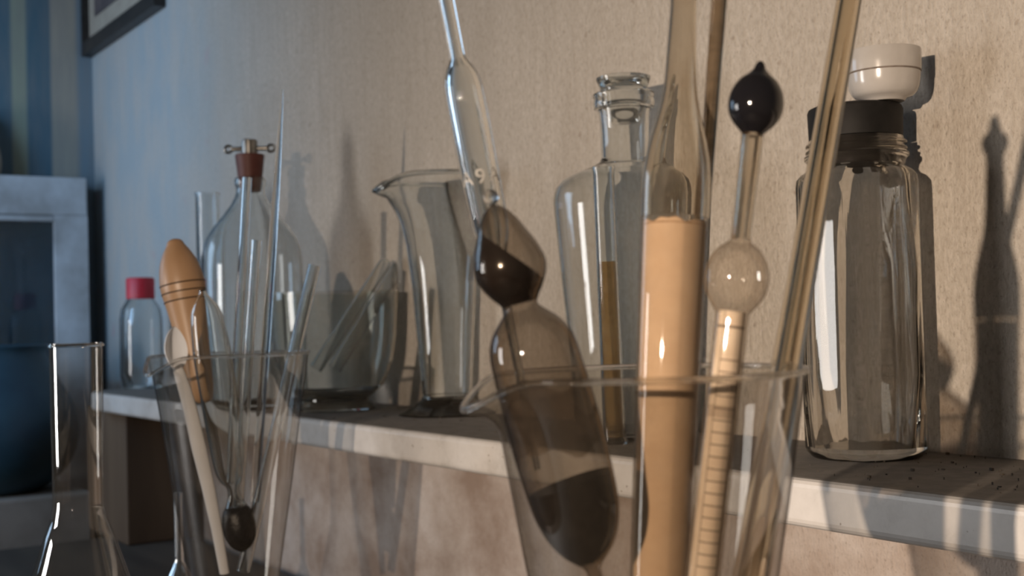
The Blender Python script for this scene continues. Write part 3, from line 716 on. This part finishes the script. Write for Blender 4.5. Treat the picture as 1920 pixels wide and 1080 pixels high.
for i in range(nu):
    for j in (0, nv): b.faces.new([g0[i][j], g0[i+1][j], g[i+1][j], g[i][j]])
for j in range(nv):
    for i in (0, nu): b.faces.new([g0[i][j], g0[i][j+1], g[i][j+1], g[i][j]])
mesh_obj('bowl', b, M['spoon'], t)

# wooden handled pestle
A = Axis((327, 449, Z+0.04), (372, 700, Z+0.03))
items = [(448, 0), (449, 8), (453, 14), (461, 18), (475, 27), (493, 35), (515, 40), (535, 42), (550, 41), (566, 38.5), (600, 34), (640, 30), (690, 26), (725, 23), (745, 18), (754, 10), (756, 0)]
t, pr = instrument('wooden_pestle', 'egg shaped light wooden pestle handle leaning in the left beaker', 'pestle', A, items, M['wood'], part='handle', n=56)
for y, hw in ((533, 42.2), (548, 41.4), (563, 39.2)):
    q = A.t(y); b = bmesh.new(); torus(b, A.A+A.d*q, A.d, (hw-0.6)*Z*1.03/F*A.cosl, 0.0008, 56, 8); mesh_obj('groove', b, M['groove'], t, label='dark burnt groove')

# ------------------------------------------------------------------ left foreground flasks on the table
fl = at(145, 800, 1.05); fs = Stand(0, 0, pos=(fl[0], fl[1], 0.0)); fs.z0 = TZ; fs.p[2] = TZ
t = thing('conical_flask', 'long necked clear flask standing alone at the far left', 'flask', tuple(fs.p))
rows = [(648, 49), (656, 48), (800, 47), (930, 46), (955, 48), (978, 53), (1005, 63), (1040, 74), (1080, 87), (1160, 112), (1240, 132), (1290, 128), (1320, 105)]
pr = [(fs.z(y)-TZ, hw*1.05/F) for y, hw in rows][::-1]
sh = -pr[0][0]; pr = [(q+sh*(1-(q-pr[0][0])/(pr[-1][0]-pr[0][0])) if False else q, r) for q, r in pr]
base = [(0.0, 0.0), (0.0, pr[0][1]*0.85)]
sm = smooth_prof([(0.004, pr[0][1]*1.0)]+[p for p in pr if p[0] > 0.012], 4)
b = bmesh.new(); lathe(b, fs.p, UPV, base+sm, 80); mesh_obj('body', b, M['flask'], t)
b = bmesh.new(); torus(b, (fs.p[0], fs.p[1], TZ+pr[-1][0]), UPV, pr[-1][1], 0.0012, 64); mesh_obj('lip', b, M['rod'], t)

f2 = at(335, 1000, 1.42); f2s = Stand(0, 0, pos=(f2[0], f2[1], 0.0)); f2s.z0 = TZ; f2s.p[2] = TZ
t = thing('small_flask', 'small narrow necked flask behind the spoon beaker', 'flask', tuple(f2s.p))
rows = [(925, 10), (935, 8), (1040, 8), (1056, 10), (1072, 18), (1095, 28), (1120, 32), (1140, 30)]
pr = [(f2s.z(y)-TZ, hw*1.42/F) for y, hw in rows][::-1]
pr = [p for p in pr if p[0] > 0.004]
b = bmesh.new(); lathe(b, f2s.p, UPV, shell([(0.0, pr[0][1]*0.8)]+smooth_prof(pr, 3), 0.0012, 0.002), 40); mesh_obj('body', b, M['rod'], t)

# table
t = thing('table', 'dark timber table below the shelf carrying the beakers', 'table', (-1.2, -0.7, -1.0))
b = bmesh.new(); box(b, (-1.15, -0.70, TZ-0.02), (2.3, 1.36, 0.04)); bevel(b, 0.004, 2); mesh_obj('tabletop', b, M['tabletop'], t, smooth=False)
for x in (-2.22, -0.08):
    for y in (-1.32, -0.08):
        b = bmesh.new(); box(b, (x, y, (TZ-0.04-1.0)/2), (0.06, 0.06, 1.0+TZ-0.04)); mesh_obj('leg', b, M['tabletop'], t, smooth=False)

# ------------------------------------------------------------------ far left corner
# timber support under the shelf
pL, pR = ony(165, 850, -0.14), ony(236, 850, -0.14)
# cabinet with glazed door
XF = -2.74
t = thing('cabinet', 'white painted cabinet with a glazed door in the far left corner', 'cabinet', ((XF+XL)/2, -0.35, -0.5))
def fy(x, y): q = onx(x, y, XF); return q[1], q[2]
yR, _ = fy(166, 500); ztp = fy(70, 330)[1]; yin = fy(104, 500)[0]; zin = fy(50, 402)[1]
yl = -0.75; zb0 = -0.45
st_w = yR-yin; rl_h = ztp-zin
def cbox(name, y0, y1, z0, z1, x0, x1, mat, parent=t, bev=0.003):
    b = bmesh.new(); box(b, ((x0+x1)/2, (y0+y1)/2, (z0+z1)/2), (abs(x1-x0), abs(y1-y0), abs(z1-z0)))
    if bev: bevel(b, bev, 2)
    return mesh_obj(name, b, mat, parent, smooth=False)
b = bmesh.new()
for y0, y1, z0, z1 in ((yl, yR, ztp-0.012, ztp-0.002), (yl, yR, zb0, zb0+0.012), (yR-0.012, yR-0.002, zb0, ztp-0.002), (yl, yl+0.012, zb0, ztp-0.002)):
    box(b, ((XL+0.002+XF-0.022)/2, (y0+y1)/2, (z0+z1)/2), (XF-0.022-XL-0.002, y1-y0, z1-z0))
mesh_obj('carcass', b, M['whitepaint'], t, smooth=False)
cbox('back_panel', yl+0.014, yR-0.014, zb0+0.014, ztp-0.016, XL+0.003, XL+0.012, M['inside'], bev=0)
door = cbox('door', yl, yR, zin, ztp, XF-0.02, XF, M['whitepaint'])
# the other three door members join the same mesh
bm = bmesh.new(); bm.from_mesh(door.data)
off = -parent_world(door)
for y0, y1, z0, z1 in ((yR-st_w, yR, zb0, zin), (yl, yl+st_w, zb0, zin), (yl+st_w, yR-st_w, zb0, zb0+rl_h)):
    box(bm, Vector((XF-0.01, (y0+y1)/2, (z0+z1)/2))+off, (0.02, y1-y0, z1-z0))
bm.to_mesh(door.data); bm.free()
cbox('glazing_bead', yl+st_w, yR-st_w, zin-0.014, zin-0.001, XF-0.014, XF-0.003, M['whitepaint'], door)
cbox('pane', yl+st_w, yR-st_w, zb0+rl_h, zin-0.001, XF-0.018, XF-0.0155, M['pane'], door, bev=0)
# tan pot on the cabinet
tpz = ztp-0.002
c = onx(-45, 330, XF-0.05); c = np.array([XF-0.056, c[1], tpz])
kk = proj(c)[2]/F
t2 = thing('earthenware_pot', 'rounded tan pot on top of the white cabinet', 'pot', tuple(c))
b = bmesh.new(); lathe(b, c, UPV, smooth_prof([(0, 0), (0.0, 52*kk*0.6), (0.01, 0.050), (0.05, 0.051), (0.10, 0.036), (0.13, 0.02), (0.14, 0.022), (0.14, 0.0)], 4), 48); mesh_obj('body', b, M['tan'], t2)
# dark round tub on a pale stone block
c = at(-12, 800, 2.38); ksz = 2.38/F
blk_top = at(20, 922, 2.38)[2]
c[2] = blk_top+0.0005
t3 = thing('round_jar', 'dark blue round bellied jar in the shade left of the shelf end', 'jar', tuple(c))
b = bmesh.new(); hh = 300*ksz
pr = smooth_prof([(0, 0.0), (0.0, 70*ksz), (22*ksz, 112*ksz), (60*ksz, 140*ksz), (110*ksz, 152*ksz), (160*ksz, 142*ksz), (210*ksz, 116*ksz), (255*ksz, 96*ksz), (272*ksz, 98*ksz), (272*ksz, 92*ksz), (255*ksz, 88*ksz), (160*ksz, 132*ksz), (60*ksz, 130*ksz), (15*ksz, 80*ksz), (12*ksz, 0)], 4)
lathe(b, c, UPV, pr, 64); mesh_obj('body', b, M['enamel'], t3)
b = bmesh.new(); ex_ = at(80, 1000, 2.30)
bx1 = ex_[0]; box(b, ((bx1-0.34)/1, c[1]-0.01, (blk_top-1.0)/2), (0.62, 0.34, blk_top+1.0)); b.free()
b = bmesh.new(); box(b, ((XF+0.03+bx1)/2, c[1], (blk_top-1.0)/2), (bx1-XF-0.03, 0.30, blk_top+1.0)); bevel(b, 0.006, 2)
tag(mesh_obj('stone_block', b, M['stone'], smooth=False), 'pale rough stone block under the dark round jar', 'block')
# timber post under the shelf
b = bmesh.new(); box(b, ((pL[0]+pR[0])/2, -0.08, (TZ+0.0005-0.0335)/2), (pR[0]-pL[0], 0.12, -TZ-0.0005-0.0335)); bevel(b, 0.003, 2)
tag(mesh_obj('timber_post', b, M['postwood'], smooth=False), 'brown timber block standing on the table below the left end of the shelf', 'post')
# framed picture on the back wall
q0, q1 = ony(160, 113, -0.01), ony(302, 9, -0.01)
zb_ = (q0[2]+q1[2])/2; xa_, xb_ = q0[0], q1[0]; hgt = 0.5; fw = 0.03
t4 = thing('framed_picture', 'dark framed picture hanging high on the wall near the corner', 'picture', ((xa_+xb_)/2, -0.012, zb_))
b = bmesh.new()
for xx0, xx1, zz0, zz1 in ((xa_, xb_, zb_, zb_+fw), (xa_, xb_, zb_+hgt-fw, zb_+hgt), (xa_, xa_+fw, zb_+fw, zb_+hgt-fw), (xb_-fw, xb_, zb_+fw, zb_+hgt-fw)):
    box(b, ((xx0+xx1)/2, -0.0125, (zz0+zz1)/2), (xx1-xx0, 0.023, zz1-zz0))
mesh_obj('frame', b, M['frame'], t4, smooth=False)
b = bmesh.new(); box(b, ((xa_+xb_)/2, -0.006, zb_+hgt/2), (xb_-xa_-2*fw, 0.004, hgt-2*fw)); mesh_obj('mount', b, M['mat'], t4, smooth=False)
mw_ = 0.05
b = bmesh.new(); box(b, ((xa_+xb_)/2, -0.009, zb_+hgt/2), (xb_-xa_-2*fw-2*mw_, 0.002, hgt-2*fw-2*mw_)); mesh_obj('print', b, M['print_'], t4, smooth=False)

# ------------------------------------------------------------------ light
def look(o, p):
    o.rotation_euler = (Vector(p)-o.location).to_track_quat('-Z', 'Y').to_euler()
lp = bpy.data.lights.new('lamp', 'SPOT'); lp.energy = 132; lp.color = (1.0, 0.80, 0.62); lp.shadow_soft_size = 0.008; lp.spot_size = math.radians(66); lp.spot_blend = 1.0
lo = bpy.data.objects.new('lamp', lp); COL.objects.link(lo); lo.location = (0.15, -1.7, 0.26); look(lo, (-0.62, 0, 0.05))
def area_light(name, loc, aim, w, h, e, col, spread=180):
    q = bpy.data.lights.new(name, 'AREA'); q.shape = 'RECTANGLE'; q.size = w; q.size_y = h; q.energy = e; q.color = col; q.spread = math.radians(spread)
    o = bpy.data.objects.new(name, q); COL.objects.link(o); o.location = loc; look(o, aim)
area_light('corner_fill', (-2.0, -1.15, 0.60), (-2.7, -0.05, 0.42), 0.45, 0.7, 3.2, (0.36, 0.63, 1.0), 110)  # added blue fill hanging mid-room to tint the corner; no window stands there
area_light('left_window', (-2.82, -1.25, 0.50), (-1.6, -0.8, 0.3), 1.1, 0.8, 9.5, (0.52, 0.74, 1.0))
area_light('tall_window', (-1.95, -2.3, 0.12), (-1.0, 0.0, 0.1), 0.42, 0.70, 14.0, (1.0, 0.97, 0.95))
W = bpy.data.worlds.new('world'); S.world = W; W.use_nodes = True
W.node_tree.nodes['Background'].inputs[0].default_value = (0.95, 0.86, 0.76, 1); W.node_tree.nodes['Background'].inputs[1].default_value = 0.035

S.view_settings.view_transform = 'Standard'; S.view_settings.look = 'None'; S.view_settings.gamma = 1.0; S.view_settings.use_curve_mapping = False
S.view_settings.exposure = 0.0
cy_ = S.cycles
cy_.max_bounces = 20; cy_.transmission_bounces = 20; cy_.transparent_max_bounces = 40; cy_.glossy_bounces = 8; cy_.diffuse_bounces = 4
cy_.caustics_refractive = True; cy_.caustics_reflective = False; cy_.blur_glossy = 0.5; cy_.sample_clamp_indirect = 4.0
